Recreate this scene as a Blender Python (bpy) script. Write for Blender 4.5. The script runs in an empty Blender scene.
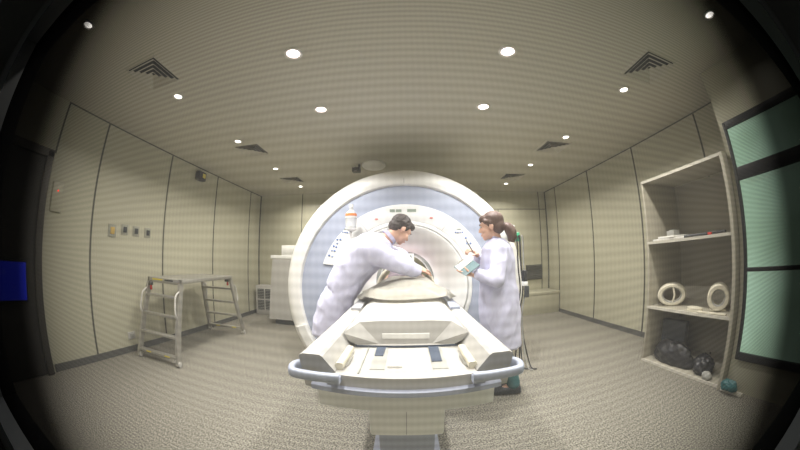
import bpy, bmesh, math, random
from mathutils import Vector, Matrix, noise
random.seed(7)
PI = math.pi
sc = bpy.context.scene
COL = sc.collection
V = Vector
H = 2.6

# ------------------------------------------------------------------ materials
def mat(name, col, rough=.5, metal=0.0, bump=None, var=None, emit=None, coat=0, trans=0, spec=None, alpha=None, fill=None):
    m = bpy.data.materials.new(name); m.use_nodes = True
    nt = m.node_tree; b = nt.nodes['Principled BSDF']
    b.inputs['Base Color'].default_value = (*col, 1)
    b.inputs['Roughness'].default_value = rough
    b.inputs['Metallic'].default_value = metal
    if coat: b.inputs['Coat Weight'].default_value = coat
    if trans: b.inputs['Transmission Weight'].default_value = trans
    if spec is not None: b.inputs['Specular IOR Level'].default_value = spec
    if alpha is not None: b.inputs['Alpha'].default_value = alpha
    if emit:
        b.inputs['Emission Color'].default_value = (*emit[0], 1); b.inputs['Emission Strength'].default_value = emit[1]
    tc = nt.nodes.new('ShaderNodeTexCoord')
    if var:   # (scale, colour2, contrast lo, hi)
        n = nt.nodes.new('ShaderNodeTexNoise'); n.inputs['Scale'].default_value = var[0]; n.inputs['Detail'].default_value = 4
        r = nt.nodes.new('ShaderNodeValToRGB'); r.color_ramp.elements[0].position = var[2]; r.color_ramp.elements[1].position = var[3]
        r.color_ramp.elements[0].color = (*var[1], 1); r.color_ramp.elements[1].color = (*col, 1)
        nt.links.new(tc.outputs['Object'], n.inputs['Vector']); nt.links.new(n.outputs['Fac'], r.inputs['Fac'])
        nt.links.new(r.outputs['Color'], b.inputs['Base Color'])
    if bump:  # (scale, strength, distance)
        n = nt.nodes.new('ShaderNodeTexNoise'); n.inputs['Scale'].default_value = bump[0]; n.inputs['Detail'].default_value = 3
        bp = nt.nodes.new('ShaderNodeBump'); bp.inputs['Strength'].default_value = bump[1]; bp.inputs['Distance'].default_value = bump[2]
        nt.links.new(tc.outputs['Object'], n.inputs['Vector']); nt.links.new(n.outputs['Fac'], bp.inputs['Height'])
        nt.links.new(bp.outputs['Normal'], b.inputs['Normal'])
    return m

M = {}
M['wall'] = mat('wall_panel', (.49, .475, .36), .42, var=(.8, (.46, .445, .34), .3, .7))
M['ceil'] = mat('ceiling_paint', (.49, .465, .38), .7, var=(.6, (.46, .435, .355), .3, .7))
M['carpet'] = mat('speckled_carpet', (.33, .31, .255), .95, bump=(160, .25, .002), var=(85, (.095, .088, .075), .40, .60))
M['seam'] = mat('dark_joint', (.10, .10, .085), .5)
M['base'] = mat('grey_skirting', (.10, .10, .095), .5)
M['white'] = mat('white_enamel', (.86, .86, .84), .4)
M['cream'] = mat('cream_moulding', (.46, .45, .425), .6)
M['rim'] = mat('ivory_shell', (.84, .83, .80), .35)
M['blue'] = mat('grey_blue_plastic', (.40, .44, .55), .55)
M['blued'] = mat('slate_blue_plastic', (.36, .39, .49), .6)
M['boregrey'] = mat('bore_liner_grey', (.30, .32, .30), .35)
M['dark'] = mat('dark_plastic', (.05, .055, .06), .45)
M['slot'] = mat('slate_insert', (.05, .07, .11), .5)
M['coat'] = mat('lilac_white_cotton', (.62, .62, .80), .85, bump=(260, .15, .002))
M['skin'] = mat('skin', (.66, .40, .29), .55)
M['hair'] = mat('dark_brown_hair', (.045, .033, .030), .6, bump=(90, .5, .004))
M['hair2'] = mat('brown_hair', (.095, .052, .038), .6, bump=(90, .5, .004))
M['teal'] = mat('teal_scrubs', (.03, .12, .13), .8)
M['shoe'] = mat('dark_shoe', (.02, .025, .03), .5)
M['blanket'] = mat('cream_blanket', (.70, .68, .61), .9, bump=(120, .3, .004))
M['mauve'] = mat('mauve_gown', (.36, .30, .34), .85)
M['alu'] = mat('brushed_aluminium', (.42, .41, .37), .38, .6, bump=(200, .1, .001))
M['yellow'] = mat('yellow_sticker', (.75, .62, .08), .5)
M['red'] = mat('red_tag', (.55, .04, .03), .5)
M['rubber'] = mat('rubber', (.55, .54, .50), .6)
M['black'] = mat('black_rubber', (.02, .02, .022), .5)
M['steeld'] = mat('dark_steel', (.08, .075, .065), .45, .3)
M['door'] = mat('dark_door', (.06, .058, .052), .55)
M['ventd'] = mat('vent_louvre', (.17, .17, .155), .5)
M['ventb'] = mat('vent_throat_shade', (.03, .03, .03), .8)
M['shelfm'] = mat('shelf_laminate', (.42, .395, .32), .55)
M['shelfe'] = mat('pale_shelf_edge', (.58, .555, .48), .5)
M['foam'] = mat('off_white_foam', (.66, .62, .50), .6)
M['bag'] = mat('black_plastic_bag', (.025, .025, .028), .28)
M['tealbag'] = mat('teal_plastic_bag', (.03, .13, .14), .3)
M['paper'] = mat('paper', (.72, .71, .68), .7)
M['green'] = mat('green_plastic', (.06, .42, .22), .4)
M['greyp'] = mat('grey_plastic', (.36, .36, .33), .5)
M['orange'] = mat('orange_label', (.85, .25, .08), .5)
M['clear'] = mat('clear_plastic', (.86, .87, .86), .15, trans=.55)
M['frame'] = mat('dark_window_frame', (.014, .016, .018), .5)
M['sign'] = mat('amber_switch', (.55, .38, .10), .5)
M['platem'] = mat('socket_plate_grey', (.33, .33, .27), .4)
M['lamp'] = mat('lamp_lens', (1, 1, 1), .5, emit=((1, .95, .88), 14))
M['lampp'] = mat('halogen_lens', (1, 1, 1), .5, emit=((1, .80, .80), 16))
M['trimr'] = mat('lamp_trim', (.75, .73, .68), .3, .6)
M['reflection'] = mat('blue_reflection_glow', (.01, .01, .05), .3, emit=((.012, .035, 1.0), 1.6))  # glow standing in for the reflection of a monitor
M['disp'] = mat('green_grey_display', (.30, .36, .30), .3)
M['pink'] = mat('pink_mark', (.80, .30, .28), .5)
M['btn'] = mat('blue_button', (.18, .26, .50), .4)
M['btnl'] = mat('pale_blue_button', (.34, .42, .62), .4)
M['btng'] = mat('grey_button', (.42, .42, .44), .4)
M['clip'] = mat('clipboard_grey_green', (.13, .20, .21), .4)
M['eye'] = mat('eye_white', (.75, .73, .70), .2)
M['iris'] = mat('dark_iris', (.03, .02, .015), .2)
M['lip'] = mat('lip', (.50, .20, .17), .5)

# glowing green that imitates a reflection in the observation glass
def green_reflection():
    m = bpy.data.materials.new('green_reflection_glow'); m.use_nodes = True
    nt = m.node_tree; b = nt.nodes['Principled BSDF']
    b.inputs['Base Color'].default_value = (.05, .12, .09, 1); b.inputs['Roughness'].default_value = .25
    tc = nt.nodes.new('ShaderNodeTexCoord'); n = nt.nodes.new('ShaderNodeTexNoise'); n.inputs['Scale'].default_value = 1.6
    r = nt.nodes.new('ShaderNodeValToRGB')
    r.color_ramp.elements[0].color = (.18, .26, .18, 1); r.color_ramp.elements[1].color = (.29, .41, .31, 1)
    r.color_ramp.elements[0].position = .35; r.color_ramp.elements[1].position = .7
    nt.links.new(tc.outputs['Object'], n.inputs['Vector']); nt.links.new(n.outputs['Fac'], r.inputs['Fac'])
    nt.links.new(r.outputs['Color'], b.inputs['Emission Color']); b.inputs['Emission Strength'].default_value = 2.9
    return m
M['greenrefl'] = green_reflection()

# the observation window: laminated glass with a fine copper mesh inside.
# A wire of width w at pitch p covers w/(p*cos) of the view at a slant, with the cover tuned up to imitate the edge darkening of a lens.
def mesh_glass():
    m = bpy.data.materials.new('screened_glass'); m.use_nodes = True
    nt = m.node_tree; N = nt.nodes; L = nt.links
    for n in list(N): N.remove(n)
    out = N.new('ShaderNodeOutputMaterial')
    geo = N.new('ShaderNodeNewGeometry'); tc = N.new('ShaderNodeTexCoord')
    si = N.new('ShaderNodeSeparateXYZ'); L.new(geo.outputs['Incoming'], si.inputs[0])
    so = N.new('ShaderNodeSeparateXYZ'); L.new(tc.outputs['Object'], so.inputs[0])
    def mth(op, a, b=None, c=None):
        n = N.new('ShaderNodeMath'); n.operation = op
        for k, v in enumerate((a, b, c)):
            if v is None: continue
            if isinstance(v, (int, float)): n.inputs[k].default_value = v
            else: L.new(v, n.inputs[k])
        return n.outputs[0]
    ay = mth('ABSOLUTE', si.outputs[1])
    def family(comp, coord, cover, pitch, wob, AMP):
        cosp = mth('DIVIDE', ay, mth('SQRT', mth('ADD', mth('MULTIPLY', comp, comp), mth('MULTIPLY', ay, ay))))
        ph = mth('ADD', mth('MULTIPLY', coord, 2*PI/pitch), wob)
        s = mth('ADD', 1.0, mth('MULTIPLY', mth('COSINE', ph), AMP))
        cov = mth('MULTIPLY', mth('DIVIDE', cover, cosp), s)
        return mth('SUBTRACT', 1.0, mth('MINIMUM', cov, .97))
    nz = N.new('ShaderNodeTexNoise'); nz.inputs['Scale'].default_value = 9.0; L.new(tc.outputs['Object'], nz.inputs['Vector'])
    wob = mth('MULTIPLY', nz.outputs['Fac'], 4.0)
    tv = family(si.outputs[0], so.outputs[0], .218, .0026, wob, .07)
    th = family(si.outputs[2], so.outputs[2], .135, .0040, wob, .42)
    fr = N.new('ShaderNodeFresnel'); fr.inputs['IOR'].default_value = 1.5
    t = mth('MULTIPLY', mth('MULTIPLY', tv, th), mth('SUBTRACT', 1.0, fr.outputs[0]))
    comb = N.new('ShaderNodeCombineColor')
    for k in range(3): L.new(t, comb.inputs[k])
    tr = N.new('ShaderNodeBsdfTransparent'); L.new(comb.outputs[0], tr.inputs['Color'])
    haze = N.new('ShaderNodeBsdfTranslucent'); L.new(comb.outputs[0], haze.inputs['Color'])   # pale veil imitating hazy glow, dimmed along with the mesh
    mx = N.new('ShaderNodeMixShader'); mx.inputs[0].default_value = .045
    L.new(tr.outputs[0], mx.inputs[1]); L.new(haze.outputs[0], mx.inputs[2])
    L.new(mx.outputs[0], out.inputs['Surface'])
    return m
M['meshglass'] = mesh_glass()

# ------------------------------------------------------------------ mesh helpers
def link(o, parent=None):
    COL.objects.link(o)
    if parent is not None: o.parent = parent
    return o
def origin(o):
    p = V((0, 0, 0))
    while o is not None: p += o.location; o = o.parent
    return p
def obj(name, bm, m, parent=None, smooth=True, bevel=0, seg=2, angle=35, label=None, world=True):
    """bm in world coordinates (or local to the parent when world=False)"""
    if bevel:
        me0 = bmesh.ops.bevel(bm, geom=[e for e in bm.edges if len(e.link_faces) == 2 and e.calc_face_angle(0) > math.radians(angle)],
                        offset=bevel, segments=seg, affect='EDGES', profile=.5, clamp_overlap=True)
    bmesh.ops.recalc_face_normals(bm, faces=bm.faces)
    me = bpy.data.meshes.new(name); bm.to_mesh(me); bm.free()
    me.materials.append(m)
    if smooth:
        me.polygons.foreach_set('use_smooth', [True]*len(me.polygons))
        me.set_sharp_from_angle(angle=math.radians(angle))
    o = bpy.data.objects.new(name, me); link(o, parent)
    if world and parent is not None: me.transform(Matrix.Translation(-origin(parent)))
    if label: o['label'] = label
    return o
def recentre(o):
    me = o.data; zs = [v.co for v in me.vertices]
    c = V(((min(v.x for v in zs)+max(v.x for v in zs))/2, (min(v.y for v in zs)+max(v.y for v in zs))/2, min(v.z for v in zs)))
    me.transform(Matrix.Translation(-c)); o.location = c
def tag(o, label, cat, group=None, kind=None):
    o['label'] = label; o['category'] = cat
    if group: o['group'] = group
    if kind: o['kind'] = kind
    return o
def thing(name, loc, label, cat, group=None):
    o = bpy.data.objects.new(name, None); o.empty_display_size = .1; link(o); o.location = loc
    return tag(o, label, cat, group)
def struct(name, bm, m, **k):
    o = obj(name, bm, m, **k)
    if o.parent is None: o['kind'] = 'structure'
    return o
def B(): return bmesh.new()
def box(bm, a, b, R=None, piv=None):
    a, b = V(a), V(b)
    r = bmesh.ops.create_cube(bm, size=1)
    vs = r['verts']
    for v in vs:
        v.co = V(((v.co.x+.5)*(b.x-a.x)+a.x, (v.co.y+.5)*(b.y-a.y)+a.y, (v.co.z+.5)*(b.z-a.z)+a.z))
    if R is not None:
        p = V(piv) if piv is not None else (a+b)/2
        for v in vs: v.co = R @ (v.co-p) + p
    return vs
def prism(bm, pts, vec):
    vec = V(vec); lo = [bm.verts.new(V(p)) for p in pts]; hi = [bm.verts.new(V(p)+vec) for p in pts]
    n = len(pts); bm.faces.new(lo); bm.faces.new(hi[::-1])
    for i in range(n): bm.faces.new((lo[i], hi[i], hi[(i+1) % n], lo[(i+1) % n]))
def loft(bm, rings, closed=True, cap=True):
    rr = [[bm.verts.new(V(p)) for p in r] for r in rings]
    for a, b in zip(rr, rr[1:]):
        n = len(a)
        for i in range(n if closed else n-1):
            bm.faces.new((a[i], a[(i+1) % n], b[(i+1) % n], b[i]))
    if cap and closed: bm.faces.new(rr[0][::-1]); bm.faces.new(rr[-1])
    return rr
def cyl(bm, p0, p1, r0, r1=None, n=20):
    p0, p1 = V(p0), V(p1); r1 = r0 if r1 is None else r1
    d = (p1-p0).normalized(); a = d.orthogonal().normalized(); b = d.cross(a)
    loft(bm, [[p+(a*math.cos(2*PI*i/n)+b*math.sin(2*PI*i/n))*r for i in range(n)] for p, r in ((p0, r0), (p1, r1))])
def smoothpath(pts, sub=6):
    pts = [V(p) for p in pts]; out = []
    for i in range(len(pts)-1):
        p0 = pts[max(i-1, 0)]; p1 = pts[i]; p2 = pts[i+1]; p3 = pts[min(i+2, len(pts)-1)]
        for k in range(sub):
            t = k/sub
            out.append(.5*((2*p1)+(p2-p0)*t+(2*p0-5*p1+4*p2-p3)*t*t+(3*p1-p0-3*p2+p3)*t**3))
    out.append(pts[-1]); return out
def tube(bm, pts, r, n=10, ry=None):
    pts = [V(p) for p in pts]; rings = []; a = None
    for i, p in enumerate(pts):
        d = (pts[min(i+1, len(pts)-1)]-pts[max(i-1, 0)]).normalized()
        if a is None: a = d.orthogonal().normalized()
        a = (a-d*a.dot(d)).normalized(); b = d.cross(a)
        rad = r[i] if isinstance(r, (list, tuple)) else r
        rings.append([p+a*math.cos(2*PI*k/n)*rad+b*math.sin(2*PI*k/n)*rad for k in range(n)])
    loft(bm, rings)
def flatbar(bm, pts, w, h):
    """rounded bar following pts in the xy plane, w wide, h tall"""
    pts = [V(p) for p in pts]; rings = []
    for i, p in enumerate(pts):
        d = (pts[min(i+1, len(pts)-1)]-pts[max(i-1, 0)]).normalized(); s = V((0, 0, 1)).cross(d).normalized()
        ring = []
        for k in range(16):
            c, q = math.cos(2*PI*k/16), math.sin(2*PI*k/16)
            ring.append(p+s*(w/2)*math.copysign(abs(c)**.55, c)+V((0, 0, 1))*(h/2)*math.copysign(abs(q)**.55, q))
        rings.append(ring)
    loft(bm, rings)
def ellipsoid(bm, c, r, R=None, u=20, v=12):
    res = bmesh.ops.create_uvsphere(bm, u_segments=u, v_segments=v, radius=1)
    for w in res['verts']:
        q = V((w.co.x*r[0], w.co.y*r[1], w.co.z*r[2]))
        if R is not None: q = R @ q
        w.co = q+V(c)
def capsule(bm, p0, p1, r0, r1=None, n=14):
    r1 = r0 if r1 is None else r1; p0, p1 = V(p0), V(p1)
    d = (p1-p0); 
    if d.length < 1e-6: d = V((0, 0, 1e-4)); p1 = p0+d
    d.normalize(); a = d.orthogonal().normalized(); b = d.cross(a); rings = []
    for k in range(5):
        t = -PI/2+PI/2*(k+.3)/5.3; rings.append((p0+d*r0*math.sin(t), r0*math.cos(t)))
    rings.append((p0, r0)); rings.append((p1, r1))
    for k in range(1, 6):
        t = PI/2*(k-.3)/5.3; rings.append((p1+d*r1*math.sin(t), r1*math.cos(t)))
    loft(bm, [[c+(a*math.cos(2*PI*i/n)+b*math.sin(2*PI*i/n))*r for i in range(n)] for c, r in rings])
def ring_pts(c, rx, ry, ax, ay, n=24, ex=1.0):
    c = V(c); o = []
    for i in range(n):
        t = 2*PI*i/n; cs, sn = math.cos(t), math.sin(t)
        o.append(c+V(ax)*rx*math.copysign(abs(cs)**ex, cs)+V(ay)*ry*math.copysign(abs(sn)**ex, sn))
    return o
def skin_mesh(name, bm, m, parent, voxel=.012, smooth=6, disp=None, label=None, world=True):
    """fuse overlapping closed pieces into one continuous skin"""
    bmesh.ops.recalc_face_normals(bm, faces=bm.faces)
    me = bpy.data.meshes.new('tmp'); bm.to_mesh(me); bm.free()
    t = bpy.data.objects.new('tmp', me); COL.objects.link(t)
    r = t.modifiers.new('r', 'REMESH'); r.mode = 'VOXEL'; r.voxel_size = voxel; r.use_smooth_shade = True
    if smooth:
        s = t.modifiers.new('s', 'SMOOTH'); s.iterations = smooth; s.factor = .5
    dg = bpy.context.evaluated_depsgraph_get(); dg.update()
    me2 = bpy.data.meshes.new_from_object(t.evaluated_get(dg)); bpy.data.objects.remove(t); bpy.data.meshes.remove(me)
    me2.name = name
    if disp:
        nn = [v.normal.copy() for v in me2.vertices]
        for v, n in zip(me2.vertices, nn): v.co += n*disp(v.co)
    me2.polygons.foreach_set('use_smooth', [True]*len(me2.polygons))
    me2.materials.clear(); me2.materials.append(m)
    o = bpy.data.objects.new(name, me2); link(o, parent)
    if world and parent is not None: me2.transform(Matrix.Translation(-origin(parent)))
    if label: o['label'] = label
    return o
def dup(root, loc=None, rotz=None, label=None, group=None):
    r = root.copy(); COL.objects.link(r)
    if loc is not None: r.location = loc
    if rotz is not None: r.rotation_euler[2] = rotz
    if label: r['label'] = label
    if group: r['group'] = group
    for ch in list(root.children):
        c = ch.copy(); COL.objects.link(c); c.parent = r
        for g in list(ch.children):
            d = g.copy(); COL.objects.link(d); d.parent = c
    return r

# ------------------------------------------------------------------ the room
XL, XR, YB = -3.25, 3.18, 5.78
b = B(); box(b, (-3.4, -.3, -.1), (3.35, 5.95, 0)); struct('floor', b, M['carpet'], smooth=False)
b = B(); box(b, (-3.4, -.3, H), (3.35, 5.95, H+.1)); struct('ceiling', b, M['ceil'], smooth=False)
b = B(); box(b, (XL-.15, -.3, 0), (XL, 5.95, H)); struct('wall_left', b, M['wall'], smooth=False)
b = B(); box(b, (XR, 1.075, 0), (XR+.15, 5.95, H)); struct('wall_right', b, M['wall'], smooth=False)
b = B(); box(b, (XL, YB, 0), (XR, YB+.15, H)); struct('wall_back', b, M['wall'], smooth=False)
# wall return added to carry the green reflection panes
RX = 2.56
b = B(); box(b, (RX, .15, 0), (XR+.15, 1.075, H)); struct('wall_right_return', b, M['wall'], smooth=False)
# front wall with the observation window opening
WX0, WX1, WZ0, WZ1 = -1.15, 2.05, .74, 1.83
b = B()
box(b, (XL, .05, 0), (WX0, .15, H)); box(b, (WX1, .05, 0), (XR, .15, H))
box(b, (WX0, .05, 0), (WX1, .15, WZ0)); box(b, (WX0, .05, WZ1), (WX1, .15, H))
struct('wall_front', b, M['wall'], smooth=False)
w1 = bpy.data.objects.new('window_1', None); link(w1); w1.location = ((WX0+WX1)/2, .1, WZ0); w1['kind'] = 'structure'
b = B(); f = .012
box(b, (WX0, .045, WZ0), (WX0+f, .16, WZ1)); box(b, (WX1-f, .045, WZ0), (WX1, .16, WZ1))
box(b, (WX0+f, .045, WZ0), (WX1-f, .16, WZ0+f)); box(b, (WX0+f, .045, WZ1-f), (WX1-f, .16, WZ1))
for x0, x1, z0, z1 in ((WX0-.06, WX0, WZ0-.06, WZ1+.06), (WX1, WX1+.06, WZ0-.06, WZ1+.06), (WX0, WX1, WZ0-.06, WZ0), (WX0, WX1, WZ1, WZ1+.06)): box(b, (x0, .151, z0), (x1, .162, z1))
obj('window_frame', b, M['frame'], w1, smooth=False)
b = B()
vs = [b.verts.new(p) for p in ((WX0+f, .1, WZ0+f), (WX1-f, .1, WZ0+f), (WX1-f, .1, WZ1-f), (WX0+f, .1, WZ1-f))]; b.faces.new(vs)
obj('screened_pane', b, M['meshglass'], w1, smooth=False)

# joints between the wall panels (pitch 1.2 m), corner joints and skirting
tn = [0]
def trim(bm, m=None):
    tn[0] += 1; return struct('trim_%d' % tn[0], bm, m or M['seam'], smooth=False)
SY = (1.64, 2.86, 4.07, 5.30)
for y in SY:
    for x, s in ((XL, 1), (XR, -1)):
        b = B(); box(b, (min(x, x+s*.006), y-.011, 0), (max(x, x+s*.006), y+.011, H)); trim(b)
for x, s in ((XL, 1), (XR, -1)):
    b = B(); box(b, (min(x, x+s*.02), YB-.02, 0), (max(x, x+s*.02), YB, H)); trim(b)
b = B(); box(b, (XL, 1.0, 2.06), (XL+.006, 1.022, H)); trim(b)
for x in (-2.2, 3.0, 2.0): 
    b = B(); box(b, (x-.008, YB-.006, 0), (x+.008, YB, H if x > 2.5 or x < 0 else 2.2)); trim(b)
b = B(); box(b, (1.2, YB-.006, 2.2), (XR-.02, YB, 2.214)); trim(b)
b = B(); box(b, (XL, 1.02, 0), (XL+.018, YB, .075)); struct('baseboard_left', b, M['base'], smooth=False)
b = B(); box(b, (XR-.018, 2.21, 0), (XR, 5.26, .07)); struct('baseboard_right', b, M['base'], smooth=False)
b = B(); box(b, (XL+.02, YB-.018, 0), (2.3, YB, .10)); struct('baseboard_back', b, M['base'], smooth=False)
# ceiling shadow gap
b = B(); box(b, (XL, 1.02, H-.012), (XL+.01, YB, H)); trim(b)
b = B(); box(b, (XR-.01, 1.13, H-.012), (XR, YB, H)); trim(b)
# ledge against the back wall
b = B(); box(b, (2.3, 5.27, 0), (XR-.02, YB, .40)); box(b, (2.28, 5.25, .40), (XR-.02, YB, .45)); struct('trim_ledge', b, M['wall'], bevel=.006)

# door in the left wall
d1 = bpy.data.objects.new('door_1', None); link(d1); d1.location = (XL, .5, 0); d1['kind'] = 'structure'
b = B(); box(b, (XL, .22, 0.01), (XL+.035, .90, 1.99)); obj('door_leaf', b, M['door'], d1, smooth=False)
b = B()
box(b, (XL, .90, 0), (XL+.07, .985, 2.06)); box(b, (XL, .155, 0), (XL+.07, .22, 2.06)); box(b, (XL, .155, 1.99), (XL+.07, .985, 2.07))
obj('door_frame', b, M['steeld'], d1, smooth=True, bevel=.008)
# glowing blue panel imitating a monitor reflected in the glass, over the door leaf
t = thing('blue_reflection', (XL+.035, .66, .7), 'small glowing blue patch imitating a monitor reflection over the dark door at far left', 'reflection')
b = B(); box(b, (XL+.036, .30, .69), (XL+.075, .80, 1.06)); obj('reflection_backing', b, M['black'], t, bevel=.006)
b = B(); box(b, (XL+.076, .315, .715), (XL+.08, .785, 1.035)); obj('reflection_panel', b, M['reflection'], t, smooth=False)

# glowing stand-in for a green window reflected in the glass, set on the wall return
w2 = bpy.data.objects.new('reflected_window', None); link(w2); w2.location = (RX, .68, .3); w2['kind'] = 'structure'
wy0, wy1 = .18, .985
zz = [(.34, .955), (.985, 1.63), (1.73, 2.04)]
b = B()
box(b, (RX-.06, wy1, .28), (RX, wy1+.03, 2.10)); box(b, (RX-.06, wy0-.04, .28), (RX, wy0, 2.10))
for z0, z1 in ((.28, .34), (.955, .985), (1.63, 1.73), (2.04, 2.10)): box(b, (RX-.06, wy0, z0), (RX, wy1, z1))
obj('window_frame', b, M['frame'], w2, bevel=.004)  # frame of the reflected window, built as solid bars
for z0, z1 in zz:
    b = B(); box(b, (RX-.035, wy0, z0), (RX-.027, wy1, z1)); obj('reflection_pane', b, M['greenrefl'], w2, smooth=False)

# ------------------------------------------------------------------ ceiling lamps and diffusers
def lamp(name, lens, r=.045):
    t = thing(name, (0, 0, H), '', 'ceiling light')
    b = B(); n = 28
    prof = [(r+.022, 0), (r+.020, -.007), (r+.004, -.010), (r, -.004), (r-.002, .0)]
    loft(b, [[V((q*math.cos(2*PI*i/n), q*math.sin(2*PI*i/n), z-.0005)) for i in range(n)] for q, z in prof], cap=False)
    obj('trim_ring', b, M['trimr'], t, world=False)
    b = B(); loft(b, [[V((q*math.cos(2*PI*i/n), q*math.sin(2*PI*i/n), z)) for i in range(n)] for q, z in ((r-.001, -.001), (r-.006, -.005), (r*.5, -.007))])
    obj('lens', b, lens, t, world=False)
    return t
def light_at(x, y, e, col, spread=2.6, size=.11, z=H-.03):
    l = bpy.data.lights.new('downlight_beam', 'AREA'); l.shape = 'DISK'; l.size = size; l.energy = e; l.color = col; l.spread = spread
    o = bpy.data.objects.new('downlight_beam', l); link(o); o.location = (x, y, z); return o
WARM = (1, .95, .86)
EL = 19
rows = ((.47, 'above the dark door, nearest the window'), (1.64, 'second from the window'), (2.80, 'third from the window'), (3.95, 'fourth from the window'), (5.10, 'farthest, by the back wall'))
rowsr = ((.50, 'nearest the window, above the green reflection panes'), (1.66, 'second from the window'), (2.83, 'third from the window'), (3.95, 'fourth from the window'), (5.12, 'farthest, by the back wall'))
L0 = lamp('ceiling_light', M['lamp'], .036); first = True
for x, rr, side in ((-2.0, rows, 'left'), (1.98, rowsr, 'right')):
    for y, s in rr:
        lab = 'small round recessed ceiling light in the %s row, %s' % (side, s)
        if first: L0.location = (x, y, H); L0['label'] = lab; L0['group'] = 'recessed ceiling lights along the side walls'; first = False
        else: dup(L0, (x, y, H), label=lab)
        light_at(x, y, EL*(.6 if y < 1 else 1), WARM)
LP = lamp('halogen_light', M['lampp'], .045); first = True
for x, y, lab in ((-.75, 1.47, 'left of centre, nearer the window'), (-.77, 2.31, 'left of centre, nearer the scanner'),
                  (.74, 1.49, 'right of centre, nearer the window'), (.76, 2.31, 'right of centre, nearer the scanner')):
    lab = 'bright pinkish halogen ceiling light %s' % lab
    if first: LP.location = (x, y, H); LP['label'] = lab; LP['group'] = 'pinkish halogen ceiling lights'; first = False
    else: dup(LP, (x, y, H), label=lab)
    light_at(x, y, 22 if y > 2 else 11, (1, .98, .95), spread=2.3)

def vent():
    t = thing('ceiling_vent', (0, 0, H), '', 'vent', 'square ceiling air diffusers')
    def frame(b, r0, r1, z0, z1):
        loft(b, [[V((s*r, q*r, z)) for s, q in ((-1, -1), (1, -1), (1, 1), (-1, 1))] for r, z in ((r0, z0), (r1, z1), (r1-.004, z1), (r0-.004, z0))], cap=False)
    b = B(); frame(b, .205, .178, -.001, -.012); obj('frame', b, M['ceil'], t, world=False, smooth=False)
    for k in range(4):
        b = B(); r = .172-.042*k; frame(b, r-.028, r, -.004, -.026); obj('louvre', b, M['ceil'], t, world=False, smooth=False)
    b = B(); box(b, (-.176, -.176, -.004), (.176, .176, -.0015)); obj('backing', b, M['ventb'], t, world=False, smooth=False)  # black sheet stands in for the shade inside the throat
    return t
v0 = vent(); first = True
for x, y, s in ((-1.96, 1.24, 'square slatted ceiling vent on the left, nearest the window'), (-1.97, 3.11, 'square slatted ceiling vent on the left, above the step platform'),
                (-1.99, 4.62, 'square slatted ceiling vent on the left, farthest back'), (1.97, 1.27, 'square slatted ceiling vent on the right, nearest the window'),
                (1.97, 3.17, 'square slatted ceiling vent on the right, middle of three'), (1.92, 4.62, 'square slatted ceiling vent on the right, farthest back')):
    if first: v0.location = (x, y, H); v0['label'] = s; first = False
    else: dup(v0, (x, y, H), label=s)

# ceiling camera dome over the scanner
t = thing('ceiling_camera', (-.55, 4.0, H), 'grey ceiling camera with a white dome above the scanner', 'camera')
b = B(); loft(b, [ring_pts((-.44, 4.0, z), r, r, (1, 0, 0), (0, 1, 0), 28) for z, r in ((H-.001, .17), (H-.03, .175), (H-.055, .15), (H-.075, .09))]); obj('dome', b, M['rim'], t)
b = B(); cyl(b, (-.66, 4.0, H-.001), (-.66, 4.0, H-.05), .018); obj('bracket', b, M['steeld'], t)
b = B(); box(b, (-.76, 3.95, H-.12), (-.64, 4.05, H-.05)); cyl(b, (-.70, 3.95, H-.085), (-.70, 3.92, H-.085), .028); obj('camera_body', b, M['steeld'], t, bevel=.012)

# ------------------------------------------------------------------ MRI scanner
GY = 3.0
mri = thing('mri_scanner', (0, 3.8, 0), 'large white ring-shaped scanner with a grey-blue front band and open bore', 'scanner')
def crings(prof, n=128, a0=0, a1=2*PI, closed=True):
    out = []
    for r, y, zc in prof:
        m = n if closed else n+1
        out.append([V((r*math.cos(a0+(a1-a0)*i/n), y, zc+r*math.sin(a0+(a1-a0)*i/n))) for i in range(m)])
    return out
def clip_floor(bm, z=0.004):
    g = bm.verts[:]+bm.edges[:]+bm.faces[:]
    bmesh.ops.bisect_plane(bm, geom=g, plane_co=(0, 0, z), plane_no=(0, 0, -1), clear_outer=True)
    es = [e for e in bm.edges if e.is_boundary and all(abs(v.co.z-z) < 1e-4 for v in e.verts)]
    if es:
        try: bmesh.ops.holes_fill(bm, edges=es)
        except Exception: pass
ZC = .858
# outer shell: from the band outwards, round the rim and back
b = B()
prof = [(1.140, GY+.03, ZC), (1.145, GY+.004, ZC), (1.16, GY-.012, ZC), (1.20, GY-.014, ZC), (1.26, GY-.002, ZC), (1.31, GY+.025, ZC), (1.337, GY+.07, ZC), (1.345, GY+.20, ZC),
        (1.325, GY+.5, ZC), (1.28, GY+.9, ZC), (1.22, GY+1.25, ZC), (1.12, GY+1.5, ZC), (.98, GY+1.58, ZC), (.34, GY+1.6, .95)]
loft(b, crings(prof), cap=False); clip_floor(b)
obj('outer_shell', b, M['rim'], mri, angle=40)
b = B(); 
loft(b, crings([(1.346, GY+.20, ZC), (1.350, GY+.205, ZC), (1.346, GY+.21, ZC)]), cap=False); clip_floor(b); obj('shell_joint', b, M['seam'], mri)
# blue band
b = B(); prof = [(.705, GY+.02, .90), (.72, GY-.004, .90), (.80, GY-.008, .89), (1.0, GY-.004, .885), (1.10, GY+.004, ZC), (1.142, GY+.016, ZC), (1.15, GY+.035, ZC)]
loft(b, crings(prof), cap=False); clip_floor(b, .01)
obj('front_band', b, M['blue'], mri, label='grey-blue ring band around the bore')
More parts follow.
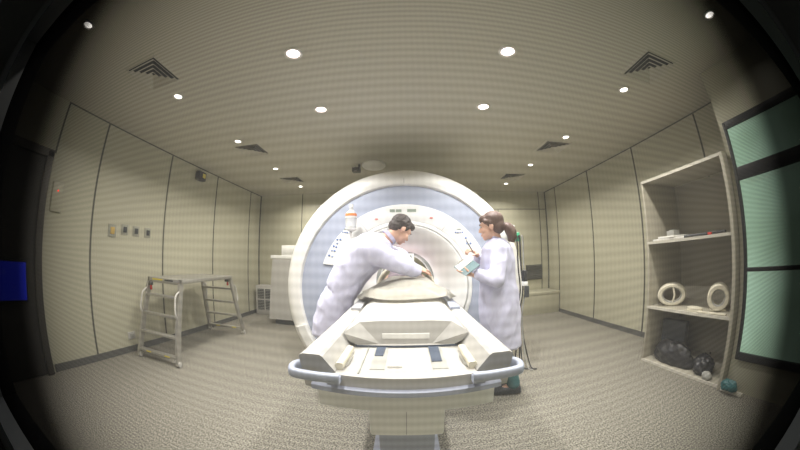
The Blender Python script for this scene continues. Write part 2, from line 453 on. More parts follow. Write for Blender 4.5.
# white control fascia: an arc over the top of the band
def arcplate(r0, r1, a0, a1, y0, y1, z0=ZC, n=64):
    b = B(); rings = []
    for i in range(n+1):
        a = a0+(a1-a0)*i/n; c, s = math.cos(a), math.sin(a)
        rings.append([V((r0*c, y1, .9+r0*s)), V((r0*c, y0+.004, .9+r0*s)), V(((r0+.012)*c, y0, .9+(r0+.012)*s)), V(((r1-.012)*c, y0, z0+(r1-.012)*s)), V((r1*c, y0+.004, z0+r1*s)), V((r1*c, y1, z0+r1*s))])
    loft(b, rings); return b
D = math.radians
fas = obj('control_fascia', arcplate(.715, .93, D(19), D(161), GY-.022, GY-.003), M['white'], mri)
for a in (D(57), D(123)):
    b = B(); c, s = math.cos(a), math.sin(a); p, q = V((c*.72, GY-.0235, .9+s*.72)), V((c*.925, GY-.0235, ZC+s*.925)); nrm = V((-s, 0, c))*.0025
    prism(b, [p-nrm, p+nrm, q+nrm, q-nrm], (0, .001, 0)); obj('fascia_joint', b, M['btng'], fas, smooth=False)
b = B(); loft(b, crings([(.948, GY-.012, ZC), (.953, GY-.013, ZC), (.956, GY-.003, ZC)], a0=D(15), a1=D(165), closed=False), closed=False, cap=False)
# control buttons on both ends of the fascia and displays at the top
def disc(r, a, rad, m, name='button', el=1.0, label=None):
    c, s = math.cos(a), math.sin(a); p = V((r*c, GY-.022, ZC+r*s)); bb = B()
    loft(bb, [ring_pts(p+V((0, dy, 0)), rad*k, rad*k*el, (1, 0, 0), (0, 0, 1), 16) for dy, k in ((0, 1), (-.005, .95), (-.007, .6))])
    return obj(name, bb, m, fas, label=label)
BT = [(-.66, 1.50), (-.635, 1.497), (-.61, 1.494), (-.585, 1.49), (-.72, 1.42), (-.685, 1.42), (-.72, 1.38), (-.76, 1.35), (-.73, 1.34), (-.78, 1.305), (-.75, 1.30), (-.81, 1.25), (-.775, 1.24),
      (.54, 1.48), (.565, 1.48), (.59, 1.48), (.615, 1.48), (.65, 1.42), (.66, 1.36), (.70, 1.36)]
for k, (x, z) in enumerate(BT):
    dx, dz = x, z-ZC; small = k < 4 or 13 <= k < 17
    disc(math.hypot(dx, dz), math.atan2(dz, dx), .0095 if small else .0125, M['btn'] if k % 3 else M['btnl'])
for x0, x1, z in ((-.645, -.59, 1.53), (.55, .60, 1.515)):
    bb = B(); box(bb, (x0, GY-.026, z-.004), (x1, GY-.02, z+.004)); obj('readout', bb, M['disp'], fas)
for x0, x1 in ((-.155, -.10), (-.09, -.03), (.03, .125)):
    bb = B(); box(bb, (x0, GY-.026, 1.705), (x1, GY-.02, 1.735)); obj('display', bb, M['disp'], fas)
bb = B(); box(bb, (-.02, GY-.026, 1.665), (.02, GY-.02, 1.677)); obj('indicator', bb, M['yellow'], fas)
for a in (D(111), D(70)): disc(.83, a, .020, M['pink'], 'status_mark', .55, label='pink marker on the white fascia')
# flared mouth of the bore
b = B()
prof = [(.722, GY+.02, .90), (.712, GY-.018, .90), (.695, GY-.024, .90), (.672, GY-.022, .905)]
loft(b, crings(prof), cap=False); obj('mouth_ring', b, M['white'], mri)
b = B()
prof = [(.674, GY-.006, .905), (.668, GY-.012, .905), (.655, GY-.018, .905), (.62, GY-.008, .91), (.56, GY+.03, .92), (.48, GY+.11, .93), (.41, GY+.21, .94), (.365, GY+.31, .95), (.345, GY+.40, .95)]
loft(b, crings(prof), cap=False); obj('flared_mouth', b, M['white'], mri)
b = B()
prof = [(.345, GY+.40, .95), (.335, GY+.41, .95), (.325, GY+.44, .95), (.32, GY+.8, .95), (.32, GY+1.2, .95), (.33, GY+1.52, .95), (.34, GY+1.6, .95)]
loft(b, crings(prof), cap=False); obj('bore_liner', b, M['boregrey'], mri)
b = B(); loft(b, crings([(.318, GY+.62, .95), (.308, GY+.625, .95), (.308, GY+.66, .95), (.318, GY+.665, .95)]), cap=False); obj('bore_light_ring', b, M['white'], mri)
# top joint and lower corner covers
b = B(); box(b, (-.003, GY-.016, ZC+1.165), (.003, GY+.01, ZC+1.22)); obj('rim_joint', b, M['btng'], mri)
for s in (-1, 1):
    b = B()
    pts = []
    A0, A1 = (D(199), D(222)) if s < 0 else (D(-19), D(-42))
    rings = []
    for i in range(13):
        a = A0+(A1-A0)*i/12; c, q = math.cos(a), math.sin(a)
        rings.append([V((r*c, y, ZC+r*q)) for r, y in ((1.145, GY+.02), (1.145, GY-.03), (1.17, GY-.045), (1.26, GY-.035), (1.31, GY+.01), (1.335, GY+.08), (1.335, GY+.30), (1.30, GY+.31))])
    loft(b, rings); obj('corner_cover', b, M['rim'], mri)
b = B(); prism(b, [(-1.08, GY+.10, .0), (-.98, GY+.10, .30), (.98, GY+.10, .30), (1.08, GY+.10, .0)], (0, 1.2, 0)); obj('plinth', b, M['rim'], mri, bevel=.02)

# wall-side cabinet and the floor grille behind the scanner
t = thing('equipment_cabinet', (-2.2, 4.85, 0), 'white tapered equipment cabinet standing left of the scanner', 'cabinet')
b = B(); loft(b, [[V(p) for p in ((x0, 4.72, z), (x1, 4.72, z), (x1, 5.2, z), (x0, 5.2, z))] for x0, x1, z in ((-2.46, -1.9, .10), (-2.36, -1.9, 1.20))]); obj('body', b, M['cream'], t, bevel=.015)
b = B(); box(b, (-2.40, 4.71, 1.20), (-1.9, 5.2, 1.26)); obj('top', b, M['white'], t, bevel=.01)
b = B(); box(b, (-2.36, 4.78, .003), (-1.95, 5.15, .10)); obj('plinth', b, M['dark'], t)
b = B(); box(b, (-2.20, 4.76, 1.26), (-1.92, 5.0, 1.44)); box(b, (-2.17, 4.745, 1.30), (-1.95, 4.76, 1.41))
tag(obj('equipment_box', b, M['white'], None, bevel=.02), 'small white box on top of the tapered cabinet', 'box')
t = thing('floor_grille_box', (-2.96, 5.6, 0), 'white wall box with four dark grille openings in the back left corner', 'grille')
b = B(); box(b, (-3.17, 5.48, .003), (-2.72, 5.76, .62)); obj('housing', b, M['cream'], t, bevel=.008)
for x0, x1 in ((-3.12, -2.96), (-2.93, -2.77)):
    for z0, z1 in ((.10, .31), (.34, .55)):
        b = B()
        box(b, (x0, 5.474, z0), (x1, 5.4795, z1))
        g = obj('grille_panel', b, M['dark'], t, smooth=False)
        bb = B()
        for k in range(6): box(bb, (x0, 5.468, z0+.012+k*.034), (x1, 5.4735, z0+.020+k*.034))
        obj('slats', bb, M['greyp'], g, smooth=False)
t = thing('wall_vent', (2.79, 5.76, .67), 'dark slatted grille low on the back wall right of the cables', 'vent')
b = B(); box(b, (2.60, 5.755, .67), (3.0, 5.779, .99)); obj('backing', b, M['seam'], t)
b = B()
for k in range(8): box(b, (2.61, 5.742, .685+k*.038), (2.99, 5.755, .700+k*.038), Matrix.Rotation(.5, 3, 'X'))
obj('slats', b, M['base'], t, smooth=False)

# ------------------------------------------------------------------ patient table
tb = thing('patient_table', (0, 1.6, 0), 'cream patient table with grey-blue corner handles in front of the scanner', 'examination table')
def mirror_x(pts, s): return [(p[0]*s, p[1], p[2]) for p in pts]
# deck: slab with a bowed front lip
b = B(); n = 14
front = [(-.36+.72*i/n, 1.035-.045*(1-((i-n/2)/(n/2))**2), 0) for i in range(n+1)]
outline = front+[(.36, 2.97, 0), (-.36, 2.97, 0)]
prism(b, [(x, y, .715) for x, y, z in outline], (0, 0, .055)); obj('deck', b, M['cream'], tb, bevel=.010, angle=50)
# side rails
for s in (-1, 1):
    b = B()
    sec = [(.40, .70), (.415, .80), (.405, .845), (.39, .853), (.325, .853), (.312, .845), (.272, .775), (.272, .70)]
    r0 = [(s*x, 1.00+(.0 if z > .8 else .03), z) for x, z in sec]
    r1 = [(s*x, 1.6, z) for x, z in sec]; r2 = [(s*(x+.02), 2.97, z) for x, z in sec]
    loft(b, [r0, r1, r2]); obj('side_rail', b, M['cream'], tb, bevel=.007, angle=28)
    b = B(); flatbar(b, [(s*.262, 1.06, .785), (s*.262, 1.30, .785)], .034, .032); rest = obj('rail_liner', b, M['foam'], tb)
    b = B(); tube(b, [(s*.238, 1.22, .776), (s*.238, 1.12, .776), (s*.245, 1.09, .776), (s*.262, 1.088, .776)], .005); obj('latch_rod', b, M['alu'], tb, label='small metal rod beside the rail')
    # handle: flat loop round the corner
    b = B()
    pts = smoothpath([(s*.345, 1.05, .80), (s*.375, 1.03, .80), (s*.405, 1.025, .80), (s*.428, 1.01, .795), (s*.432, .985, .79), (s*.418, .962, .785), (s*.36, .955, .782), (s*.29, .953, .78), (s*.24, .957, .778)], 5)
    flatbar(b, pts, .030, .036); obj('handle', b, M['blue'], tb, label='grey-blue corner grab handle')
    b = B(); box(b, (min(s*.245, s*.29), .965, .745), (max(s*.245, s*.29), 1.035, .768)); obj('handle_bracket', b, M['blued'], tb)
# bumper stripe
b = B(); rings = []
for i in range(25):
    u = -1+2*i/24; x = .37*u; y = 1.018-.045*(1-u*u)
    y += .012; rings.append([V((x, y, .697)), V((x, y-.018, .700)), V((x, y-.018, .720)), V((x, y, .724)), V((x, y+.03, .72)), V((x, y+.03, .70))])
loft(b, rings); obj('bumper', b, M['blued'], tb, label='slate blue bumper strip across the table end')
# under body and lifting column
b = B()
prism(b, [(x, y+.03, .600) for x, y in [(-.36+.72*i/n, 1.035-.035*(1-((i-n/2)/(n/2))**2)) for i in range(n+1)]]+[(.36, 2.8, .585), (-.36, 2.8, .600)], (0, 0, .115)); obj('underbody', b, M['white'], tb, bevel=.012, angle=50)  # paler than the deck, putting the missing front light into the colour
b = B(); box(b, (-.158, 1.09, .43), (.162, 2.4, .60)); obj('column_housing', b, M['white'], tb, bevel=.012)  # same paler colour in place of light on the front
b = B(); box(b, (-.0015, 1.0885, .44), (.0015, 1.0905, .59)); obj('housing_joint', b, M['btng'], tb, smooth=False)
b = B(); box(b, (-.125, 1.14, .12), (.13, 2.3, .44)); obj('lift_column', b, M['blued'], tb, bevel=.01)
b = B(); box(b, (-.19, 1.02, .003), (.19, 2.6, .12)); obj('base', b, M['blued'], tb, bevel=.02)
# channels in the deck
for x0, x1 in ((-.145, -.085), (.105, .17)):
    b = B(); box(b, (x0, 1.08, .7695), (x1, 1.5, .7725)); ch = obj('deck_channel', b, M['greyp'], tb, smooth=False)
    b = B(); prism(b, [(x0+.004, 1.24 if x0 < 0 else 1.16, .772), (x1-.018, 1.24 if x0 < 0 else 1.16, .772), (x1-.008, 1.5, .772), (x0+.004, 1.5, .772)], (0, 0, .004)); obj('channel_insert', b, M['slot'], ch)
b = B(); box(b, (-.185, 1.03, .770), (-.180, 2.0, .776)); obj('deck_groove', b, M['greyp'], tb, smooth=False)
b = B(); box(b, (-.075, 1.10, .770), (-.015, 1.112, .780)); box(b, (-.07, 1.13, .770), (-.02, 1.136, .773)); obj('deck_plate', b, M['rim'], tb)
# moving cradle
b = B()
def csec(y, k, zt): return [(-.20*k, y, .782), (-.255, y, .800), (-.30, y, .845), (-.305, y, .858), (-.285, y, .875), (-.20, y, zt), (-.13, y, zt+.006), (.13, y, zt+.006), (.20, y, zt), (.285, y, .875), (.305, y, .858), (.30, y, .845), (.255, y, .800), (.20*k, y, .782)]
def cs2(y, top, w): return [(-w*.80, y, .782), (-w*.93, y, .805), (-w, y, .848), (-w*.985, y, .858), (-w*.78, y, top-.006), (-w*.43, y, top), (w*.43, y, top), (w*.78, y, top-.006), (w*.985, y, .858), (w, y, .848), (w*.93, y, .805), (w*.80, y, .782)]
F = lambda pts, ys: [(x, y, z) for (x, _, z), y in zip(pts, ys)]
base_ = cs2(0, .897, .300)
YS = [1.375, 1.36, 1.345, 1.355, 1.42, 1.43, 1.43, 1.42, 1.355, 1.345, 1.36, 1.375]
r0 = F(base_, YS); c0 = sum((V(p) for p in r0), V())/len(r0)
rr_ = loft(b, [r0, F(base_, [max(y, 1.46)+.01 for y in YS]), cs2(1.75, .899, .305), cs2(3.3, .899, .31)], cap=False)
b.faces.new(rr_[-1])
q_ = rr_[0]; BL, BR = b.verts.new((-.131, 1.40, .782)), b.verts.new((.131, 1.40, .782))
b.faces.new((BL, BR, q_[6], q_[5]))
for i in range(5): b.faces.new((BL, q_[i+1], q_[i])); b.faces.new((BR, q_[11-i], q_[10-i]))
obj('cradle', b, M['cream'], tb, bevel=.004, angle=30)
b = B(); box(b, (-.25, 1.372, .7735), (.25, 1.43, .781)); obj('cradle_shadow_gap', b, M['slot'], tb, smooth=False)
b = B(); flatbar(b, [(-.118, 1.407, .822), (.118, 1.407, .822)], .008, .030); obj('cradle_pull', b, M['rim'], tb)
for s in (-1, 1):
    b = B(); flatbar(b, [(s*.345, 1.95, .862), (s*.365, 2.6, .866)], .07, .02); obj('arm_pad', b, M['btng' if s < 0 else 'blue'], tb)

# ------------------------------------------------------------------ cushion / coil over the patient
t = thing('body_coil', (0.03, 2.86, .9), 'cream arched coil frame over the patient at the bore mouth', 'coil')
b = B()
for k, yy in enumerate((2.84, 2.94)):
    pts = [(.005+.28*math.cos(a), yy, .918+.245*math.sin(a)) for a in [PI*i/20 for i in range(21)]]
    tube(b, pts, .016, 10)
for i in (0, 4, 8, 12, 16, 20):
    a = PI*i/20; tube(b, [(.005+.28*math.cos(a), 2.84, .918+.245*math.sin(a)), (.005+.28*math.cos(a), 2.94, .918+.245*math.sin(a))], .012, 8)
obj('arch', b, M['foam'], t)
b = B(); loft(b, [[(x, y, z) for x, z in ((-.02, 1.175), (.09, 1.175), (.09, 1.265), (-.02, 1.265))] for y in (2.85, 2.93)])
obj('coil_box', b, M['white'], t, bevel=.008)
b = B(); box(b, (.005, 2.846, 1.20), (.065, 2.850, 1.245)); obj('coil_window', b, M['disp'], t, smooth=False)

# ------------------------------------------------------------------ people
def frame_from(fwd, up=(0, 0, 1)):
    f = V(fwd).normalized(); u = V(up); u = (u-f*u.dot(f)).normalized(); s = f.cross(u)
    return Matrix((s, f, u)).transposed()   # columns: right, forward, up
def head_parts(bm, c, R, k=1.0):
    c = V(c)
    def P(x, y, z): return c+R @ V((x*k, y*k, z*k))
    def E(p, r, rot=None): ellipsoid(bm, P(*p), (r[0]*k, r[1]*k, r[2]*k), R if rot is None else R @ rot)
    E((0, -.012, .028), (.074, .094, .084)); E((0, .028, -.030), (.061, .062, .078)); E((0, .048, -.062), (.045, .045, .045)); E((0, .068, -.095), (.022, .020, .018))
    E((0, .060, .020), (.056, .034, .030))
    for s in (-1, 1):
        E((s*.036, .062, -.030), (.024, .024, .024)); E((s*.078, -.008, -.012), (.009, .019, .031)); E((s*.030, .078, .024), (.022, .010, .007))
    capsule(bm, P(0, .086, .006), P(0, .106, -.028), .008*k, .0125*k)
    for s in (-1, 1): E((s*.011, .094, -.032), (.009, .010, .008))
    E((0, .090, -.058), (.023, .010, .006)); E((0, .088, -.070), (.020, .010, .007))
    return P
def face(parent, c, R, k=1.0, hairm=None):
    c = V(c)
    def P(x, y, z): return c+R @ V((x*k, y*k, z*k))
    for s in (-1, 1):
        b = B(); ellipsoid(b, P(s*.031, .082, .006), (.013*k, .008*k, .007*k), R); e = obj('eye', b, M['eye'], parent)
        b = B(); ellipsoid(b, P(s*.031, .0885, .006), (.0055*k, .003*k, .0055*k), R, 12, 8); obj('iris', b, M['iris'], e)
        b = B(); tube(b, [P(s*.014, .093, .022), P(s*.031, .094, .028), P(s*.050, .080, .022)], [.003*k, .0035*k, .002*k], 6); obj('eyebrow', b, hairm, parent)
    b = B(); ellipsoid(b, P(0, .097, -.064), (.021*k, .005*k, .006*k), R, 14, 8); obj('mouth', b, M['lip'], parent)
def hand_parts(bm, wrist, d, palmn, curl=.5, k=1.0, side=1, spread=.12, thumb=.6):
    """wrist point, pointing direction d, palm normal palmn (out of the palm), curl per joint"""
    d = V(d).normalized(); n = V(palmn); n = (n-d*n.dot(d)).normalized(); s = d.cross(n)*side   # s towards the thumb
    w = V(wrist)
    for t in (-.026, -.009, .009, .026):
        capsule(bm, w+s*t*.6*k, w+d*.080*k+s*t*k, .013*k, .0125*k, 10)
    for i, (t, L) in enumerate(((.028, .072), (.010, .082), (-.009, .076), (-.027, .060))):
        p = w+d*.082*k+s*t*k; dd = (d+s*t*spread*6).normalized(); ax = s
        for j, f in enumerate((.45, .32, .26)):
            dd = (Matrix.Rotation(curl*(.7+.25*j), 3, dd.cross(n).normalized()) @ dd).normalized()
            q = p+dd*L*f*k; capsule(bm, p, q, (.0092-.0010*j)*k, (.0084-.0010*j)*k, 8); p = q
    p = w+d*.022*k+s*.026*k; dd = (d*.65+s*.75+n*.25).normalized()
    for j, L in enumerate((.040, .030, .024)):
        q = p+dd*L*k; capsule(bm, p, q, (.0125-.0015*j)*k, (.0110-.0015*j)*k, 8); p = q
        dd = (dd+n*thumb*.45+d*.25-s*.15).normalized()
def folds(seed, amp=.006, sc_=9, stretch=(1, 1, .35)):
    def f(co):
        q = V((co.x*stretch[0], co.y*stretch[1], co.z*stretch[2]))*sc_+V((seed, 0, 0))
        return amp*(1-2*abs(noise.noise(q)))*1.0 + amp*.5*noise.noise(q*2.3)
    return f

# ---- woman: stands right of the table, seen from behind left, tablet in one hand, pen hand raised
Wf = (.86, 2.28, 0)
wh = V((.708, 2.25, 1.462)); wR = frame_from((-.93, .36, -.16))
wom = B()
head_parts(wom, wh, wR, .96)
capsule(wom, (.735, 2.255, 1.41), (.762, 2.268, 1.31), .046, .050)
# trunk
ax = V((.40, .92, 0)).normalized(); ay = V((.92, -.40, 0)).normalized()    # across the shoulders / front-back
def trunk(bm, secs, ax, ay, ex=.9):
    loft(bm, [ring_pts(c, rx, ry, ax, ay, 24, ex) for c, rx, ry in secs])
trunk(wom, [((.765, 2.27, 1.34), .06, .045), ((.765, 2.27, 1.28), .12, .06), ((.765, 2.275, 1.15), .125, .08), ((.765, 2.28, .99), .10, .07), ((.775, 2.28, .88), .13, .09), ((.78, 2.28, .80), .12, .09)], ax, ay)
shN = V((.735, 2.135, 1.265)); shF = V((.80, 2.395, 1.265))
elN = V((.685, 2.055, 1.035)); wrN = V((.530, 2.13, 1.075))
elF = V((.67, 2.50, 1.08)); wrF = V((.615, 2.37, 1.235))
for p, q, r, s_ in ((shN, elN, .036, .032), (elN, wrN, .032, .022), (shF, elF, .036, .032), (elF, wrF, .032, .022)): capsule(wom, p, q, r, s_)
hand_parts(wom, wrN, V((-.85, .45, .18)), V((.25, .25, .95)), curl=.10, k=.92, side=-1)
hand_parts(wom, wrF, V((-.75, -.35, .45)), V((-.5, .1, -.85)), curl=.75, k=.92, side=1)
for s, foot in ((-1, V((.885, 2.20, 0))), (1, V((.90, 2.40, 0)))):
    hp = V((.79, 2.28, .84))+ax*.08*s; kn = (hp+foot)/2+V((-.03, 0, .06)); an = foot+V((.03, 0, .09))
    capsule(wom, hp, kn, .082, .056); capsule(wom, kn, an, .052, .036); capsule(wom, an, foot+V((-.10, .02, .03)), .036, .028)
woman = skin_mesh('person', wom, M['skin'], None, voxel=.0065, smooth=3)
tag(woman, 'woman in a lilac-white coat with a dark ponytail, standing right of the table', 'person')
recentre(woman)
# coat
c = B()
trunk(c, [((.762, 2.27, 1.352), .062, .056), ((.762, 2.27, 1.328), .110, .078), ((.762, 2.273, 1.28), .180, .115), ((.765, 2.275, 1.17), .180, .140), ((.768, 2.28, 1.02), .165, .140), ((.778, 2.28, .90), .19, .160), ((.785, 2.285, .75), .205, .170), ((.80, 2.29, .58), .205, .165), ((.81, 2.29, .46), .21, .17)], ax, ay)
capsule(c, shN+V((0, .01, 0)), elN, .066, .056); capsule(c, elN, wrN+V((.035, -.008, 0)), .054, .040)
capsule(c, shF, elF, .062, .054); capsule(c, elF, wrF+V((.02, .03, -.03)), .052, .038)
wc = skin_mesh('lab_coat', c, M['coat'], woman, voxel=.011, smooth=5, disp=lambda co, f1=folds(3.1, .009, 8, (1, 1, .5)), f2=folds(7, .004, 19, (1, 1, .45)): f1(co)+f2(co))
# collar, half belt and pocket
b = B(); loft(b, [ring_pts((.760-.01*k, 2.268, 1.335+.022*k), .066-.006*k, .060-.006*k, ax, ay, 24) for k in (0, 1, 2)], cap=False)
bmesh.ops.solidify(b, geom=b.faces[:], thickness=.006); obj('collar', b, M['coat'], wc)
b = B(); loft(b, [ring_pts((.767+.003*k, 2.28, 1.0-.018*k), .163, .133, ax, ay, 32, .9) for k in (0, 1, 2)], cap=False)
bmesh.ops.solidify(b, geom=b.faces[:], thickness=.008); obj('belt', b, M['coat'], wc)
b = B(); box(b, (-.06, -.004, -.07), (.06, .004, .07))
for v in b.verts: v.co = frame_from((-.45, -.89, 0)) @ v.co + V((.70, 2.135, .86))
obj('pocket', b, M['coat'], wc, bevel=.003)
# trousers and shoes
b = B()
for s, foot in ((-1, V((.885, 2.20, 0))), (1, V((.90, 2.40, 0)))):
    hp = V((.79, 2.28, .84))+ax*.08*s; kn = (hp+foot)/2+V((-.03, 0, .06)); an = foot+V((.03, 0, .105))
    capsule(b, hp, kn, .080, .066); capsule(b, kn, an+V((0, 0, .0)), .066, .060)
skin_mesh('trousers', b, M['teal'], woman, voxel=.014, smooth=4, disp=folds(9, .004, 12))
for foot in (V((.885, 2.20, 0)), V((.90, 2.40, 0))):
    b = B(); rings = []
    fd = V((-.97, .2, 0)).normalized(); sd = V((.2, .97, 0)).normalized()
    for t_, w_, h_ in ((-.085, .022, .05), (-.07, .042, .085), (-.02, .048, .105), (.04, .050, .085), (.11, .050, .07), (.155, .038, .05), (.175, .018, .03)):
        p = foot+fd*t_+V((.02, 0, .004)); rings.append([p+sd*w_*math.cos(a)+V((0, 0, 1))*max(0, h_*(.5+.5*math.sin(a))) for a in [2*PI*i/16 for i in range(16)]])
    loft(b, rings); obj('shoe', b, M['shoe'], woman)
# hair with a low ponytail
hb = B()
def HP(x, y, z, k=.96): return wh+wR @ V((x*k, y*k, z*k))
ellipsoid(hb, HP(0, -.026, .040), (.082, .092, .084), wR); ellipsoid(hb, HP(0, .040, .068), (.062, .050, .034), wR)
ellipsoid(hb, HP(0, -.060, -.010), (.072, .058, .065), wR)
for s in (-1, 1): capsule(hb, HP(s*.066, .045, .045), HP(s*.074, -.010, .020), .016, .018)
hair = skin_mesh('hair', hb, M['hair2'], woman, voxel=.007, smooth=4, disp=folds(1, .003, 30))
hb = B(); pp = smoothpath([HP(0, -.11, -.028), HP(.0, -.140, -.042), HP(.0, -.160, -.085), HP(.0, -.158, -.130), HP(.0, -.142, -.165)], 5)
tube(hb, pp, [.016+.027*math.sin(PI*min(1, .12+.80*i/(len(pp)-1))) for i in range(len(pp))], 16)
skin_mesh('ponytail', hb, M['hair2'], woman, voxel=.006, smooth=2, disp=folds(5, .004, 28))
hb = B(); tube(hb, [HP(.022*math.cos(a), -.118, -.022+.022*math.sin(a)) for a in [2*PI*i/16 for i in range(17)]], .006, 8); obj('hair_tie', hb, M['dark'], woman)
face(woman, wh, wR, .96, M['hair2'])
# the tablet and the pen
t = thing('clipboard', (.50, 2.13, 1.10), 'dark green clipboard with white sheets held low by the woman', 'clipboard')
CR = frame_from((-.25, .90, .30), (-.50, -.45, .74))
def cbx(lo, hi, m, nm, **kw):
    b = B(); box(b, lo, hi)
    for v in b.verts: v.co = CR @ v.co + V((.475, 2.18, 1.148))
    return obj(nm, b, m, t, **kw)
cbx((-.07, -.105, -.006), (.07, .105, 0), M['clip'], 'board', bevel=.002)
cbx((-.064, .0, .001), (.064, .085, .006), M['paper'], 'paper', smooth=False)
cbx((-.03, .085, .001), (.03, .103, .012), M['alu'], 'clip', bevel=.002)
b = B(); tip = V((.515, 2.325, 1.345)); cyl(b, (.560, 2.31, 1.262), tip, .0045, .0045, 10); cyl(b, tip, tip+V((-.006, .002, .012)), .0045, .001, 10)
tag(obj('pen', b, M['dark'], None), 'dark pen held up in the raised hand of the woman', 'pen')

# ---- man: bends over the table from the left, seen from behind
mh = V((-.035, 2.44, 1.465)); mR = frame_from((.66, .40, -.64), (.55, .25, .80))
mn = B()
head_parts(mn, mh, mR, 1.0)
hipc = V((-.545, 2.36, .93)); neckb = V((-.165, 2.40, 1.375))
capsule(mn, V((-.085, 2.415, 1.425)), neckb, .052, .060)
up = (neckb-hipc).normalized(); mx = V((.25, .97, 0)).normalized(); my = up.cross(mx).normalized(); mx = my.cross(up).normalized()
mx = -mx if mx.y < 0 else mx
def along(t, off=(0, 0, 0)): return hipc.lerp(neckb, t)+V(off)
# a curved spine: the back humps up
spine = lambda t: hipc.lerp(neckb, t)+V((-.45, 0, .75)).normalized()*.055*math.sin(PI*t)
mtr = [(spine(-.02), .14, .09), (spine(.2), .13, .09), (spine(.45), .13, .09), (spine(.72), .14, .08), (spine(.9), .11, .06), (spine(1.0), .06, .05)]
trunk(mn, mtr, mx, my)
msN = spine(.80)+V((.02, -.165, -.05)); msF = spine(.80)+V((.07, .165, -.05))
meN = V((-.045, 2.28, 1.175)); mwN = V((.115, 2.43, 1.108)); meF = V((-.02, 2.68, 1.22)); mwF = V((.07, 2.69, 1.13))
for p, q, r, s_ in ((msN, meN, .042, .036), (meN, mwN, .036, .027), (msF, meF, .042, .036), (meF, mwF, .036, .027)): capsule(mn, p, q, r, s_)
hand_parts(mn, mwN, V((.60, .62, .02)), V((-.15, .1, -.98)), curl=.45, k=1.0, side=-1)
hand_parts(mn, mwF, V((.85, -.1, -.12)), V((-.15, .1, -.98)), curl=.45, k=1.0, side=1)
mfeet = (V((-.63, 2.22, 0)), V((-.66, 2.52, 0)))
for s, foot in zip((-1, 1), mfeet):
    hp = hipc+V((-.03, .09*s, -.05)); kn = (hp+foot)/2+V((.05, 0, .03)); an = foot+V((-.03, 0, .09))
    capsule(mn, hp, kn, .092, .062); capsule(mn, kn, an, .058, .040); capsule(mn, an, foot+V((.12, .02, .03)), .040, .030)
man = skin_mesh('person', mn, M['skin'], None, voxel=.0065, smooth=3)
tag(man, 'man in a lilac-white coat bending over the table from the left, short dark hair', 'person')
recentre(man)
c = B()
trunk(c, [(spine(.0), .19, .120), (spine(.10), .190, .138), (spine(.25), .190, .135), (spine(.45), .20, .145), (spine(.65), .22, .150), (spine(.83), .205, .135), (spine(.95), .12, .090), (spine(1.0), .08, .070)], mx, my)
# skirt of the coat, hanging down and back
X1 = V((0, 1, 0)); Y1 = V((1, 0, 0))
loft(c, [ring_pts(p, rx, ry, X1, Y1, 24, .9) for p, rx, ry in ((spine(.12)+V((0, 0, -.02)), .175, .14), (V((-.565, 2.36, .90)), .20, .140), (V((-.605, 2.36, .76)), .21, .145), (V((-.62, 2.36, .68)), .215, .15), (V((-.63, 2.36, .585)), .22, .155))])
capsule(c, msN+V((-.02, .01, .01)), meN, .088, .076); capsule(c, meN, mwN+V((-.03, -.03, .005)), .074, .048)
capsule(c, msF+V((-.02, -.01, .01)), meF, .085, .064); capsule(c, meF, mwF+V((-.02, 0, .01)), .060, .043)
mc = skin_mesh('lab_coat', c, M['coat'], man, voxel=.011, smooth=5, disp=lambda co, f1=folds(21, .011, 7, (1, .8, .7)), f2=folds(5, .005, 17, (1, 1, .5)): f1(co)+f2(co))
b = B(); cc = V((-.125, 2.405, 1.405)); up2 = V((.75, .1, .62)).normalized(); bx = up2.orthogonal().normalized(); by = up2.cross(bx)
loft(b, [ring_pts(cc-up2*(.02-.016*k), .078-.007*k, .078-.007*k, bx, by, 24) for k in (0, 1, 2)], cap=False)
bmesh.ops.solidify(b, geom=b.faces[:], thickness=.007); obj('collar', b, M['coat'], mc)
b = B()
for s, foot in zip((-1, 1), mfeet):
    hp = hipc+V((-.03, .09*s, -.05)); kn = (hp+foot)/2+V((.05, 0, .03)); an = foot+V((-.03, 0, .10))
    capsule(b, hp, kn, .085, .075); capsule(b, kn, an, .074, .066)
skin_mesh('trousers', b, M['teal'], man, voxel=.014, smooth=4, disp=folds(9, .004, 12))
for foot in mfeet:
    b = B(); rings = []; fd = V((.98, .15, 0)).normalized(); sd = V((-.15, .98, 0)).normalized()
    for t_, w_, h_ in ((-.085, .018, .03), (-.075, .034, .06), (-.03, .040, .095), (.04, .044, .07), (.12, .048, .05), (.17, .038, .036), (.19, .016, .02)):
        p = foot+fd*t_+V((-.02, 0, .004)); rings.append([p+sd*w_*math.cos(a)+V((0, 0, 1))*max(0, h_*(.5+.5*math.sin(a))) for a in [2*PI*i/16 for i in range(16)]])
    loft(b, rings); obj('shoe', b, M['shoe'], man)
hb = B()
def HM(x, y, z): return mh+mR @ V((x, y, z))
ellipsoid(hb, HM(0, -.024, .042), (.083, .094, .084), mR); ellipsoid(hb, HM(0, .048, .078), (.062, .046, .030), mR); ellipsoid(hb, HM(0, -.060, -.005), (.070, .052, .058), mR)
for s in (-1, 1): capsule(hb, HM(s*.072, .018, .035), HM(s*.074, .012, .000), .012, .008)
skin_mesh('hair', hb, M['hair'], man, voxel=.006, smooth=2, disp=folds(2, .005, 34, (1, 1, 1)))
face(man, mh, mR, 1.0, M['hair'])

